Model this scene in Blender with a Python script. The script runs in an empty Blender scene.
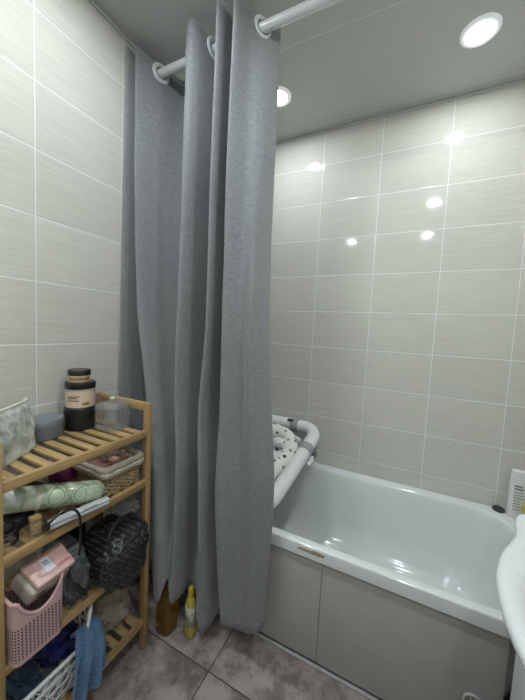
import bpy, bmesh, math, random
from math import pi, sin, cos, radians
from mathutils import Vector, Matrix, noise

random.seed(7)
SC = bpy.context.scene
COL = SC.collection

# ------------------------------------------------------------------ materials
def new_mat(name):
    m = bpy.data.materials.new(name); m.use_nodes = True
    nt = m.node_tree
    b = nt.nodes['Principled BSDF']
    return m, nt, b

def N(nt, kind, **kw):
    n = nt.nodes.new(kind)
    for k, v in kw.items():
        if k in n.inputs.keys() if isinstance(k, str) else False:
            n.inputs[k].default_value = v
        else:
            setattr(n, k, v)
    return n

def math_n(nt, op, a, b=None, c=None):
    n = nt.nodes.new('ShaderNodeMath'); n.operation = op
    for i, v in enumerate((a, b, c)):
        if v is None: continue
        if isinstance(v, (int, float)): n.inputs[i].default_value = v
        else: nt.links.new(v, n.inputs[i])
    return n.outputs[0]

def mix_col(nt, fac, a, b):
    n = nt.nodes.new('ShaderNodeMix'); n.data_type = 'RGBA'
    for i, v in ((0, fac), (6, a), (7, b)):
        if isinstance(v, (int, float)): n.inputs[i].default_value = v
        elif isinstance(v, tuple): n.inputs[i].default_value = (*v[:3], 1)
        else: nt.links.new(v, n.inputs[i])
    return n.outputs[2]

def ramp(nt, fac, stops):
    n = nt.nodes.new('ShaderNodeValToRGB')
    el = n.color_ramp.elements
    while len(el) < len(stops): el.new(0.5)
    for e, (p, c) in zip(el, stops):
        e.position = p; e.color = (c, c, c, 1) if isinstance(c, (int, float)) else (*c, 1)
    nt.links.new(fac, n.inputs[0])
    return n.outputs[0]

def noise_n(nt, vec, scale, detail=3, rough=0.5, mapping=None):
    if mapping:
        mp = nt.nodes.new('ShaderNodeMapping'); mp.inputs['Scale'].default_value = mapping
        nt.links.new(vec, mp.inputs[0]); vec = mp.outputs[0]
    n = nt.nodes.new('ShaderNodeTexNoise'); n.inputs['Scale'].default_value = scale
    n.inputs['Detail'].default_value = detail; n.inputs['Roughness'].default_value = rough
    nt.links.new(vec, n.inputs['Vector'])
    return n.outputs[0]

def bump(nt, b, h, strength, dist=0.002):
    n = nt.nodes.new('ShaderNodeBump'); n.inputs['Strength'].default_value = strength
    n.inputs['Distance'].default_value = dist
    nt.links.new(h, n.inputs['Height']); nt.links.new(n.outputs[0], b.inputs['Normal'])

def obj_co(nt):
    return nt.nodes.new('ShaderNodeTexCoord').outputs['Object']

def simple(name, col, rough=0.5, metal=0.0, var=0.08, scale=40, bmp=0.0, stretch=None, spec=0.5, coat=0.0,
           transmission=0.0, sheen=0.0, sss=0.0):
    m, nt, b = new_mat(name)
    co = obj_co(nt)
    f = noise_n(nt, co, scale, 3, 0.55, stretch)
    c0 = tuple(max(0, c * (1 - var)) for c in col); c1 = tuple(min(1, c * (1 + var)) for c in col)
    fr = ramp(nt, f, [(0.3, 0.0), (0.7, 1.0)])
    nt.links.new(mix_col(nt, fr, c0, c1), b.inputs['Base Color'])
    b.inputs['Roughness'].default_value = rough; b.inputs['Metallic'].default_value = metal
    b.inputs['Specular IOR Level'].default_value = spec
    if coat: b.inputs['Coat Weight'].default_value = coat
    if transmission: b.inputs['Transmission Weight'].default_value = transmission
    if sheen: b.inputs['Sheen Weight'].default_value = sheen
    if bmp: bump(nt, b, f, bmp)
    return m

TW, TH = 0.3242, 0.215
def tile_mat(name, axis, off, zoff=2.489):
    m, nt, b = new_mat(name)
    pos = nt.nodes.new('ShaderNodeNewGeometry').outputs['Position']
    sep = nt.nodes.new('ShaderNodeSeparateXYZ'); nt.links.new(pos, sep.inputs[0])
    u = math_n(nt, 'DIVIDE', math_n(nt, 'SUBTRACT', sep.outputs[axis], off - 30 * TW), TW)
    v = math_n(nt, 'DIVIDE', math_n(nt, 'SUBTRACT', sep.outputs[2], zoff - 30 * TH), TH)
    fu, fv = math_n(nt, 'FRACT', u), math_n(nt, 'FRACT', v)
    du = math_n(nt, 'MULTIPLY', math_n(nt, 'MINIMUM', fu, math_n(nt, 'SUBTRACT', 1.0, fu)), TW)
    dv = math_n(nt, 'MULTIPLY', math_n(nt, 'MINIMUM', fv, math_n(nt, 'SUBTRACT', 1.0, fv)), TH)
    d = math_n(nt, 'MINIMUM', du, dv)
    grout = math_n(nt, 'LESS_THAN', d, 0.0015)
    edge = ramp(nt, math_n(nt, 'DIVIDE', d, 0.006), [(0.15, 0.0), (0.9, 1.0)])
    # per tile tone
    cell = nt.nodes.new('ShaderNodeCombineXYZ')
    nt.links.new(math_n(nt, 'FLOOR', u), cell.inputs[0]); nt.links.new(math_n(nt, 'FLOOR', v), cell.inputs[1])
    wn = nt.nodes.new('ShaderNodeTexWhiteNoise'); nt.links.new(cell.outputs[0], wn.inputs['Vector'])
    # fine horizontal wavy ribs
    st = (5, 5, 130)
    rib = noise_n(nt, pos, 1.0, 2, 0.5, st)
    rib2 = noise_n(nt, pos, 1.0, 2, 0.5, (14, 14, 330))
    ribs = math_n(nt, 'ADD', math_n(nt, 'MULTIPLY', rib, 0.6), math_n(nt, 'MULTIPLY', rib2, 0.4))
    base = mix_col(nt, ramp(nt, ribs, [(0.35, 0.0), (0.65, 1.0)]), (0.585, 0.572, 0.522), (0.665, 0.652, 0.597))
    hsv = nt.nodes.new('ShaderNodeHueSaturation')
    nt.links.new(base, hsv.inputs['Color'])
    nt.links.new(math_n(nt, 'ADD', math_n(nt, 'MULTIPLY', wn.outputs[0], 0.06), 0.97), hsv.inputs['Value'])
    nt.links.new(mix_col(nt, grout, hsv.outputs[0], (0.86, 0.86, 0.83)), b.inputs['Base Color'])
    nt.links.new(math_n(nt, 'ADD', math_n(nt, 'MULTIPLY', grout, 0.5), 0.06), b.inputs['Roughness'])
    h = math_n(nt, 'ADD', math_n(nt, 'MULTIPLY', ribs, 0.012), edge)
    bump(nt, b, h, 0.6, 0.0009)
    return m

def floor_mat():
    m, nt, b = new_mat('floor_tile')
    pos = nt.nodes.new('ShaderNodeNewGeometry').outputs['Position']
    sep = nt.nodes.new('ShaderNodeSeparateXYZ'); nt.links.new(pos, sep.inputs[0])
    T = 0.6
    u = math_n(nt, 'DIVIDE', math_n(nt, 'SUBTRACT', sep.outputs[0], 0.572 - 20 * T), T)
    v = math_n(nt, 'DIVIDE', math_n(nt, 'SUBTRACT', sep.outputs[1], -0.92 - 20 * T), T)
    fu, fv = math_n(nt, 'FRACT', u), math_n(nt, 'FRACT', v)
    d = math_n(nt, 'MINIMUM', math_n(nt, 'MINIMUM', fu, math_n(nt, 'SUBTRACT', 1.0, fu)),
               math_n(nt, 'MINIMUM', fv, math_n(nt, 'SUBTRACT', 1.0, fv)))
    grout = math_n(nt, 'LESS_THAN', d, 0.0035)
    cell = nt.nodes.new('ShaderNodeCombineXYZ')
    nt.links.new(math_n(nt, 'FLOOR', u), cell.inputs[0]); nt.links.new(math_n(nt, 'FLOOR', v), cell.inputs[1])
    wn = nt.nodes.new('ShaderNodeTexWhiteNoise'); nt.links.new(cell.outputs[0], wn.inputs['Vector'])
    add = nt.nodes.new('ShaderNodeVectorMath'); add.operation = 'ADD'
    nt.links.new(pos, add.inputs[0]); nt.links.new(wn.outputs['Color'], add.inputs[1])
    n1 = noise_n(nt, add.outputs[0], 9.0, 5, 0.62)
    n2 = noise_n(nt, add.outputs[0], 45.0, 5, 0.7)
    mott = math_n(nt, 'ADD', math_n(nt, 'MULTIPLY', n1, 0.7), math_n(nt, 'MULTIPLY', n2, 0.3))
    c = mix_col(nt, ramp(nt, mott, [(0.42, 0.0), (0.56, 1.0)]), (0.185, 0.150, 0.140), (0.37, 0.318, 0.30))
    nt.links.new(mix_col(nt, grout, c, (0.06, 0.055, 0.052)), b.inputs['Base Color'])
    b.inputs['Roughness'].default_value = 0.38
    bump(nt, b, n2, 0.12)
    return m

def ceiling_mat():
    m, nt, b = new_mat('ceiling_panel')
    pos = nt.nodes.new('ShaderNodeNewGeometry').outputs['Position']
    sep = nt.nodes.new('ShaderNodeSeparateXYZ'); nt.links.new(pos, sep.inputs[0])
    v = math_n(nt, 'FRACT', math_n(nt, 'DIVIDE', math_n(nt, 'ADD', sep.outputs[1], 0.558 + 10), 0.5))
    d = math_n(nt, 'MULTIPLY', math_n(nt, 'MINIMUM', v, math_n(nt, 'SUBTRACT', 1.0, v)), 0.5)
    seam = math_n(nt, 'LESS_THAN', d, 0.0025)
    nz = noise_n(nt, pos, 3.0, 2)
    c = mix_col(nt, nz, (0.50, 0.505, 0.49), (0.54, 0.545, 0.53))
    nt.links.new(mix_col(nt, seam, c, (0.62, 0.63, 0.62)), b.inputs['Base Color'])
    b.inputs['Roughness'].default_value = 0.32
    bump(nt, b, ramp(nt, math_n(nt, 'DIVIDE', d, 0.006), [(0.0, 0.0), (1.0, 1.0)]), 0.3)
    return m

def fabric(name, col, dark=0.78, scale=260, sheen=0.25, weave=0.5):
    m, nt, b = new_mat(name)
    co = nt.nodes.new('ShaderNodeTexCoord').outputs['Object']
    n1 = noise_n(nt, co, scale, 2, 0.5, (1.3, 1.3, 0.25))
    n2 = noise_n(nt, co, scale, 3, 0.6, (0.14, 0.14, 1))
    w = math_n(nt, 'MULTIPLY', math_n(nt, 'ADD', n1, n2), 0.5)
    nt.links.new(mix_col(nt, ramp(nt, w, [(0.38, 0.0), (0.62, 1.0)]), tuple(c * dark for c in col),
                         tuple(min(1, c * (2 - dark)) for c in col)), b.inputs['Base Color'])
    b.inputs['Roughness'].default_value = 0.85; b.inputs['Sheen Weight'].default_value = sheen
    b.inputs['Specular IOR Level'].default_value = 0.25
    bump(nt, b, w, weave, 0.0006)
    return m

def wood_mat(name, col, axis):
    m, nt, b = new_mat(name)
    co = obj_co(nt)
    st = [60, 60, 60]; st[axis] = 3
    n = noise_n(nt, co, 1.0, 4, 0.6, tuple(st))
    nt.links.new(mix_col(nt, ramp(nt, n, [(0.3, 0.0), (0.72, 1.0)]), tuple(c * 0.68 for c in col), tuple(c * 1.15 for c in col)),
                 b.inputs['Base Color'])
    b.inputs['Roughness'].default_value = 0.42
    bump(nt, b, n, 0.1)
    return m

def dots_mat(name, base, dots, scale, radius, rough=0.7):
    m, nt, b = new_mat(name)
    co = obj_co(nt)
    v = nt.nodes.new('ShaderNodeTexVoronoi'); v.inputs['Scale'].default_value = scale
    v.inputs['Randomness'].default_value = 0.8
    nt.links.new(co, v.inputs['Vector'])
    mask = math_n(nt, 'LESS_THAN', v.outputs['Distance'], radius)
    sel = nt.nodes.new('ShaderNodeSeparateColor'); nt.links.new(v.outputs['Color'], sel.inputs[0])
    dc = mix_col(nt, math_n(nt, 'GREATER_THAN', sel.outputs[0], 0.5), dots[0], dots[1])
    nt.links.new(mix_col(nt, mask, base, dc), b.inputs['Base Color'])
    b.inputs['Roughness'].default_value = rough
    return m

def marble_mat(name):
    m, nt, b = new_mat(name)
    co = obj_co(nt)
    n = noise_n(nt, co, 26, 6, 0.68)
    nt.links.new(ramp(nt, n, [(0.34, (0.22, 0.24, 0.22)), (0.5, (0.50, 0.52, 0.48)), (0.64, (0.72, 0.72, 0.67))]), b.inputs['Base Color'])
    b.inputs['Roughness'].default_value = 0.45
    bump(nt, b, n, 0.3)
    return m

def pack_mat(name):
    """green printed film: leafy green, pale round emblems, clear white end (along local Y)."""
    m, nt, b = new_mat(name)
    co = obj_co(nt)
    sep = nt.nodes.new('ShaderNodeSeparateXYZ'); nt.links.new(co, sep.inputs[0])
    y, z = sep.outputs[1], sep.outputs[2]
    n = noise_n(nt, co, 38, 4, 0.6)
    c = mix_col(nt, ramp(nt, n, [(0.36, 0.0), (0.62, 1.0)]), (0.22, 0.30, 0.17), (0.48, 0.54, 0.41))
    for yc, rr in ((-0.005, 0.026), (0.058, 0.022)):
        dd = math_n(nt, 'SQRT', math_n(nt, 'ADD', math_n(nt, 'POWER', math_n(nt, 'SUBTRACT', y, yc), 2.0),
                                       math_n(nt, 'POWER', math_n(nt, 'SUBTRACT', z, 0.008), 2.0)))
        c = mix_col(nt, math_n(nt, 'LESS_THAN', dd, rr), c, (0.50, 0.60, 0.44))
        ring = math_n(nt, 'LESS_THAN', math_n(nt, 'ABSOLUTE', math_n(nt, 'SUBTRACT', dd, rr * 0.78)), 0.0016)
        c = mix_col(nt, ring, c, (0.24, 0.36, 0.20))
    # pale film towards the near end
    wh = math_n(nt, 'LESS_THAN', math_n(nt, 'ADD', y, math_n(nt, 'MULTIPLY', n, 0.05)), -0.062)
    c = mix_col(nt, wh, c, ramp(nt, n, [(0.45, (0.56, 0.58, 0.57)), (0.60, (0.40, 0.50, 0.30))]))
    st = math_n(nt, 'LESS_THAN', math_n(nt, 'ABSOLUTE', math_n(nt, 'ADD', y, 0.045)), 0.006)
    c = mix_col(nt, st, c, (0.62, 0.60, 0.55))
    nt.links.new(c, b.inputs['Base Color'])
    b.inputs['Roughness'].default_value = 0.22; b.inputs['Coat Weight'].default_value = 0.4
    bump(nt, b, noise_n(nt, co, 30, 3), 0.5, 0.004)
    return m

def holes_mat(name, col, hole, px, pz, frac):
    """moulded plastic with a grid of small slots (dark where one sees through)."""
    m, nt, b = new_mat(name)
    co = obj_co(nt)
    sep = nt.nodes.new('ShaderNodeSeparateXYZ'); nt.links.new(co, sep.inputs[0])
    t = math_n(nt, 'ADD', sep.outputs[1], math_n(nt, 'MULTIPLY', sep.outputs[0], 1.0))
    fu = math_n(nt, 'FRACT', math_n(nt, 'DIVIDE', math_n(nt, 'ADD', t, 5.0), px))
    fv = math_n(nt, 'FRACT', math_n(nt, 'DIVIDE', math_n(nt, 'ADD', sep.outputs[2], 5.0), pz))
    hu = math_n(nt, 'LESS_THAN', math_n(nt, 'ABSOLUTE', math_n(nt, 'SUBTRACT', fu, 0.5)), frac[0])
    hv = math_n(nt, 'LESS_THAN', math_n(nt, 'ABSOLUTE', math_n(nt, 'SUBTRACT', fv, 0.5)), frac[1])
    mask = math_n(nt, 'MULTIPLY', hu, hv)
    mask = math_n(nt, 'MULTIPLY', mask, math_n(nt, 'LESS_THAN', sep.outputs[2], 0.104))
    mask = math_n(nt, 'MULTIPLY', mask, math_n(nt, 'GREATER_THAN', sep.outputs[2], 0.012))
    nt.links.new(mix_col(nt, mask, col, hole), b.inputs['Base Color'])
    b.inputs['Roughness'].default_value = 0.45
    bump(nt, b, math_n(nt, 'SUBTRACT', 1.0, mask), 0.6, 0.002)
    return m

def check_mat(name):
    m, nt, b = new_mat(name)
    co = obj_co(nt)
    sep = nt.nodes.new('ShaderNodeSeparateXYZ'); nt.links.new(co, sep.inputs[0])
    a = math_n(nt, 'MULTIPLY', math_n(nt, 'ADD', sep.outputs[1], sep.outputs[2]), 46)
    c = math_n(nt, 'MULTIPLY', math_n(nt, 'SUBTRACT', sep.outputs[1], sep.outputs[2]), 46)
    fa, fc = math_n(nt, 'FRACT', math_n(nt, 'ADD', a, 50)), math_n(nt, 'FRACT', math_n(nt, 'ADD', c, 50))
    la = math_n(nt, 'LESS_THAN', math_n(nt, 'ABSOLUTE', math_n(nt, 'SUBTRACT', fa, 0.5)), 0.09)
    lc = math_n(nt, 'LESS_THAN', math_n(nt, 'ABSOLUTE', math_n(nt, 'SUBTRACT', fc, 0.5)), 0.09)
    ds = math_n(nt, 'GREATER_THAN', noise_n(nt, co, 85, 2), 0.47)
    ln = math_n(nt, 'MULTIPLY', math_n(nt, 'MAXIMUM', la, lc), ds)
    nt.links.new(mix_col(nt, ln, (0.010, 0.010, 0.011), (0.085, 0.085, 0.085)), b.inputs['Base Color'])
    b.inputs['Roughness'].default_value = 0.5
    bump(nt, b, ln, 0.3, 0.002)
    return m

def emit_mat(name, col, strength):
    m = bpy.data.materials.new(name); m.use_nodes = True
    nt = m.node_tree; nt.nodes.clear()
    e = nt.nodes.new('ShaderNodeEmission'); e.inputs[0].default_value = (*col, 1); e.inputs[1].default_value = strength
    o = nt.nodes.new('ShaderNodeOutputMaterial'); nt.links.new(e.outputs[0], o.inputs[0])
    return m

def glass_mat(name, col, rough=0.03, ior=1.45, weight=1.0):
    m, nt, b = new_mat(name)
    b.inputs['Base Color'].default_value = (*col, 1); b.inputs['Roughness'].default_value = rough
    b.inputs['IOR'].default_value = ior; b.inputs['Transmission Weight'].default_value = weight
    return m

def glow_ring():
    # frosted rim of the lamp, lit from within
    m, nt, b = new_mat('lamp_ring')
    b.inputs['Base Color'].default_value = (0.75, 0.77, 0.77, 1); b.inputs['Roughness'].default_value = 0.3
    b.inputs['Emission Color'].default_value = (0.95, 0.98, 1, 1); b.inputs['Emission Strength'].default_value = 0.07
    return m
def thin_clear(name, col, fac, rough=0.08):
    m, nt, b = new_mat(name)
    b.inputs['Base Color'].default_value = (*col, 1); b.inputs['Roughness'].default_value = rough
    tr = nt.nodes.new('ShaderNodeBsdfTransparent'); mx = nt.nodes.new('ShaderNodeMixShader')
    lw = nt.nodes.new('ShaderNodeLayerWeight'); lw.inputs[0].default_value = 0.35
    f = math_n(nt, 'MINIMUM', math_n(nt, 'ADD', fac, math_n(nt, 'MULTIPLY', lw.outputs['Facing'], 0.34)), 1.0)
    nt.links.new(f, mx.inputs[0]); nt.links.new(tr.outputs[0], mx.inputs[1]); nt.links.new(b.outputs[0], mx.inputs[2])
    nt.links.new(mx.outputs[0], nt.nodes['Material Output'].inputs[0])
    return m

M = dict(
    wall_x=tile_mat('tile_long_wall', 0, 0.6266), wall_y=tile_mat('tile_side_wall', 1, -1.2002),
    floor=floor_mat(), ceiling=ceiling_mat(),
    curtain=fabric('grey_linen', (0.226, 0.233, 0.243), 0.80, 320, weave=0.3),
    white_metal=simple('white_lacquered_steel', (0.66, 0.68, 0.70), 0.28, var=0.02),
    trim=simple('white_trim', (0.56, 0.57, 0.56), 0.35, var=0.03),
    lamp=emit_mat('lamp_diffuser', (0.915, 1.0, 1.02), 57.0), lamp_room=emit_mat('lamp_diffuser_room', (0.915, 1.0, 1.02), 95.0),
    lamp_ring=glow_ring(),
    enamel=simple('bath_enamel', (0.72, 0.745, 0.745), 0.10, var=0.015, scale=8, coat=0.4),
    ceramic=simple('basin_ceramic', (0.66, 0.69, 0.70), 0.10, var=0.01, coat=0.5),
    panel=simple('grey_bath_panel', (0.42, 0.41, 0.395), 0.35, var=0.04, scale=12),
    panel_edge=simple('panel_profile', (0.40, 0.40, 0.39), 0.35, var=0.05),
    worn=simple('worn_glue', (0.36, 0.31, 0.20), 0.7, var=0.35, scale=180, bmp=0.4),
    vanity=simple('white_melamine', (0.62, 0.63, 0.64), 0.3, var=0.02),
    dark=simple('black_rubber', (0.025, 0.027, 0.027), 0.45, var=0.2),
    blackp=simple('black_plastic', (0.014, 0.013, 0.013), 0.3, var=0.15),
    bamboo_x=wood_mat('bamboo_across', (0.50, 0.335, 0.155), 0),
    bamboo_y=wood_mat('bamboo_along', (0.47, 0.305, 0.14), 1),
    bamboo_z=wood_mat('bamboo_upright', (0.44, 0.285, 0.13), 2),
    marble=marble_mat('marbled_film'),
    zip=simple('zip_cream', (0.62, 0.60, 0.53), 0.5, var=0.05),
    tin=simple('grey_tin', (0.19, 0.205, 0.225), 0.45, var=0.05),
    clearp=thin_clear('clear_acrylic', (0.40, 0.41, 0.40), 0.05, 0.04),
    frost=glass_mat('frosted_jar', (0.84, 0.80, 0.74), 0.25, 1.2, 0.55),
    cream=simple('cream_label', (0.68, 0.55, 0.40), 0.55, var=0.04),
    brownl=simple('brown_label', (0.30, 0.17, 0.08), 0.5, var=0.2),
    print=simple('dark_print', (0.10, 0.07, 0.05), 0.6, var=0.1),
    wicker=simple('wicker', (0.40, 0.29, 0.17), 0.6, var=0.35, scale=70, bmp=0.3),
    lining=fabric('cotton_lining', (0.46, 0.40, 0.345), 0.9, 240),
    lace=fabric('lace_trim', (0.52, 0.47, 0.37), 0.7, 180),
    pinkbox=simple('pink_carton', (0.52, 0.28, 0.22), 0.5, var=0.12, scale=30),
    palepink=simple('pale_pink_film', (0.62, 0.39, 0.36), 0.35, var=0.10, scale=25, bmp=0.2),
    sticker=simple('blue_white_sticker', (0.60, 0.63, 0.70), 0.4, var=0.12),
    red=simple('red_print', (0.50, 0.09, 0.09), 0.5, var=0.05),
    beigefilm=simple('grey_beige_film', (0.36, 0.325, 0.28), 0.4, var=0.08, scale=25),
    magenta=simple('magenta_plastic', (0.15, 0.02, 0.095), 0.35, var=0.25, scale=60),
    green=pack_mat('green_film'),
    silver=simple('silver_plastic', (0.56, 0.57, 0.59), 0.38, 0.25, var=0.04),
    tan=simple('tan_bristle', (0.40, 0.30, 0.17), 0.7, var=0.25, scale=120, bmp=0.5),
    pinkb=holes_mat('pink_slotted_plastic', (0.60, 0.40, 0.405), (0.09, 0.05, 0.055), 0.0088, 0.0088, (0.28, 0.32)),
    pinkrim=simple('pink_plastic', (0.60, 0.38, 0.39), 0.4, var=0.04),
    greybag=simple('grey_nylon', (0.105, 0.11, 0.115), 0.42, var=0.35, scale=20, bmp=0.4),
    blackbag=check_mat('patterned_black'),
    blackleather=simple('black_leather', (0.012, 0.012, 0.014), 0.45, var=0.2, scale=60, bmp=0.3),
    wrap=thin_clear('clear_wrap', (0.5, 0.47, 0.44), 0.15, 0.2),
    whitep=simple('white_plastic', (0.76, 0.77, 0.77), 0.32, var=0.03),
    navy=fabric('navy_cloth', (0.012, 0.018, 0.13), 0.75, 200),
    denim=fabric('denim', (0.085, 0.16, 0.28), 0.72, 260),
    denim2=fabric('dark_denim', (0.03, 0.055, 0.10), 0.72, 260),
    beige=fabric('beige_cotton', (0.36, 0.305, 0.235), 0.85, 200),
    straw=fabric('straw', (0.22, 0.15, 0.085), 0.6, 120),
    oil=glass_mat('amber_oil', (0.42, 0.25, 0.05), 0.08, 1.3, 0.7),
    oilc=simple('yellow_cap', (0.55, 0.38, 0.04), 0.4, var=0.05),
    yellow=simple('yellow_plastic', (0.55, 0.45, 0.08), 0.3, var=0.05),
    ylabel=simple('pale_label', (0.55, 0.54, 0.48), 0.4, var=0.2, scale=70),
    tubgrey=simple('soft_grey_rubber', (0.34, 0.345, 0.35), 0.5, var=0.04),
    tubblue=simple('slate_plastic', (0.13, 0.165, 0.21), 0.4, var=0.06),
    dotted=dots_mat('dotted_cotton', (0.76, 0.75, 0.72), ((0.05, 0.045, 0.04), (0.30, 0.24, 0.17)), 27, 0.27),
    labeltxt=simple('grey_print', (0.16, 0.17, 0.17), 0.6, var=0.1),
    cardsil=simple('silver_card', (0.5, 0.5, 0.5), 0.3, 0.5, var=0.06),
)

# ------------------------------------------------------------------ object helpers
def thing(name, label, cat, loc=(0, 0, 0), rotz=0.0, group=None):
    o = bpy.data.objects.new(name, None); COL.objects.link(o)
    o.empty_display_size = 0.05
    o.location = loc; o.rotation_euler = (0, 0, rotz)
    o['label'] = label; o['category'] = cat
    if group: o['group'] = group
    return o

def link(name, bm, mat, parent=None, smooth=True, angle=40, label=None):
    bmesh.ops.recalc_face_normals(bm, faces=bm.faces[:])
    me = bpy.data.meshes.new(name); bm.to_mesh(me); bm.free()
    for p in me.polygons: p.use_smooth = smooth
    if smooth:
        me.set_sharp_from_angle(angle=radians(angle))
    o = bpy.data.objects.new(name, me); COL.objects.link(o)
    me.materials.append(M[mat] if isinstance(mat, str) else mat)
    if parent: o.parent = parent
    if label: o['label'] = label
    return o

def tag(o, label, cat, group=None):
    o['label'] = label; o['category'] = cat
    if group: o['group'] = group
    return o

def struct(name, bm, mat, smooth=False):
    o = link(name, bm, mat, None, smooth); o['kind'] = 'structure'
    return o

def B(): return bmesh.new()

def box(bm, x0, x1, y0, y1, z0, z1, bev=0.0, mtx=None, seg=2):
    r = bmesh.ops.create_cube(bm, size=1.0)
    vs = r['verts']
    for v in vs:
        v.co = Vector(((x0 + x1) / 2 + v.co.x * (x1 - x0), (y0 + y1) / 2 + v.co.y * (y1 - y0), (z0 + z1) / 2 + v.co.z * (z1 - z0)))
    if bev:
        es = list({e for v in vs for e in v.link_edges})
        rr = bmesh.ops.bevel(bm, geom=es, offset=bev, segments=seg, profile=0.5, affect='EDGES', clamp_overlap=True)
        vs = rr['verts'] + [v for v in vs if v.is_valid]
        vs = list({v for v in vs if v.is_valid})
    if mtx is not None:
        for v in set(vs): v.co = mtx @ v.co
    return vs

def loft(bm, loops, cap0=True, cap1=True, closed=True):
    rows = [[bm.verts.new(p) for p in L] for L in loops]
    n = len(rows[0])
    for a, b in zip(rows, rows[1:]):
        for i in range(n if closed else n - 1):
            j = (i + 1) % n
            try: bm.faces.new((a[i], a[j], b[j], b[i]))
            except ValueError: pass
    if cap0: bm.faces.new(rows[0][::-1])
    if cap1: bm.faces.new(rows[-1])
    return rows

def lathe(bm, prof, n=40, c=(0, 0, 0), sx=1.0, sy=1.0, cap0=True, cap1=True):
    loft(bm, [[(c[0] + r * sx * cos(2 * pi * i / n), c[1] + r * sy * sin(2 * pi * i / n), c[2] + z) for i in range(n)] for r, z in prof], cap0, cap1)

def tube(bm, pts, rad, n=10, closed=False, caps=True, flat=1.0):
    P = [Vector(p) for p in pts]
    loops = []
    m = len(P)
    up = Vector((0, 0, 1))
    prev = None
    for i in range(m):
        if closed: t = P[(i + 1) % m] - P[i - 1]
        else: t = P[min(i + 1, m - 1)] - P[max(i - 1, 0)]
        t.normalize()
        if prev is None:
            a = up if abs(t.dot(up)) < 0.9 else Vector((1, 0, 0))
            nrm = (a - t * a.dot(t)).normalized()
        else:
            nrm = (prev - t * prev.dot(t)).normalized()
        prev = nrm
        bn = t.cross(nrm)
        r = rad[i] if isinstance(rad, (list, tuple)) else rad
        loops.append([P[i] + nrm * (r * flat * cos(2 * pi * k / n)) + bn * (r * sin(2 * pi * k / n)) for k in range(n)])
    if closed:
        loops.append(loops[0])
        rows = [[bm.verts.new(p) for p in L] for L in loops[:-1]]
        rows.append(rows[0])
        for a, b in zip(rows, rows[1:]):
            for i in range(n):
                j = (i + 1) % n
                bm.faces.new((a[i], a[j], b[j], b[i]))
    else:
        loft(bm, loops, caps, caps)

def catmull(P, per=10, closed=False):
    P = [Vector(p) for p in P]
    n = len(P); out = []
    rng = n if closed else n - 1
    for i in range(rng):
        if closed: a, b, c, d = P[i - 1], P[i], P[(i + 1) % n], P[(i + 2) % n]
        else: a, b, c, d = P[max(i - 1, 0)], P[i], P[i + 1], P[min(i + 2, n - 1)]
        for k in range(per):
            t = k / per
            out.append(0.5 * ((2 * b) + (c - a) * t + (2 * a - 5 * b + 4 * c - d) * t * t + (3 * b - a - 3 * c + d) * t ** 3))
    if not closed: out.append(P[-1].copy())
    return out

def rrect(x0, x1, y0, y1, r, z, nc=8, ns=10):
    pts = []
    cs = [(x1 - r, y1 - r, 0), (x0 + r, y1 - r, pi / 2), (x0 + r, y0 + r, pi), (x1 - r, y0 + r, 3 * pi / 2)]
    for k, (cx, cy, a0) in enumerate(cs):
        arc = [(cx + r * cos(a0 + pi / 2 * i / nc), cy + r * sin(a0 + pi / 2 * i / nc)) for i in range(nc + 1)]
        pts += arc
        nx, ny, na = cs[(k + 1) % 4]
        s = (nx + r * cos(na), ny + r * sin(na))
        e = arc[-1]
        for i in range(1, ns):
            pts.append((e[0] + (s[0] - e[0]) * i / ns, e[1] + (s[1] - e[1]) * i / ns))
    return [(p[0], p[1], z) for p in pts]

def patch(bm, r, a0, a1, z0, z1, c=(0, 0), n=12, t=0.0006):
    """thin curved sheet on a cylinder"""
    L = []
    for z, rr in ((z0, r), (z1, r), (z1, r + t), (z0, r + t)):
        L.append([(c[0] + rr * cos(a0 + (a1 - a0) * i / n), c[1] + rr * sin(a0 + (a1 - a0) * i / n), z) for i in range(n + 1)])
    L.append(L[0])
    loft(bm, L, False, False, closed=False)
    bmesh.ops.remove_doubles(bm, verts=bm.verts[:], dist=1e-6)

def blob(bm, c, rad, amp=0.15, freq=3.0, seed=0, sub=4, power=1.0):
    r = bmesh.ops.create_icosphere(bm, subdivisions=sub, radius=1.0)
    for v in r['verts']:
        d = v.co.normalized()
        q = Vector([math.copysign(abs(x) ** power, x) for x in d])
        k = 1 + amp * noise.noise(d * freq + Vector((seed * 3.1, seed * 1.7, 0))) + amp * 0.5 * noise.noise(d * freq * 2.6 + Vector((seed, 5, 2)))
        v.co = Vector((c[0] + q.x * rad[0] * k, c[1] + q.y * rad[1] * k, c[2] + q.z * rad[2] * k))
    return r['verts']

def solid(o, t, off=0.0):
    m = o.modifiers.new('thickness', 'SOLIDIFY'); m.thickness = t; m.offset = off
    return o

# ------------------------------------------------------------------ room shell
RX, RY0, RZ = 1.72, -2.78, 2.473
bm = B(); box(bm, -0.12, RX + 0.12, RY0 - 0.12, 0.12, -0.1, 0.0); struct('floor', bm, 'floor')
bm = B(); box(bm, -0.12, RX + 0.12, RY0 - 0.12, 0.12, RZ, RZ + 0.1); struct('ceiling', bm, 'ceiling')
bm = B(); box(bm, -0.1, RX + 0.1, 0.0, 0.1, 0.0, RZ); struct('wall_back', bm, 'wall_x')
bm = B(); box(bm, -0.1, 0.0, RY0, 0.0, 0.0, RZ); struct('wall_left', bm, 'wall_y')
bm = B(); box(bm, RX, RX + 0.1, RY0, 0.0, 0.0, RZ); struct('wall_right', bm, 'wall_y')
bm = B(); box(bm, -0.1, RX + 0.1, RY0 - 0.1, RY0, 0.0, RZ); struct('wall_front', bm, 'wall_x')
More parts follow.
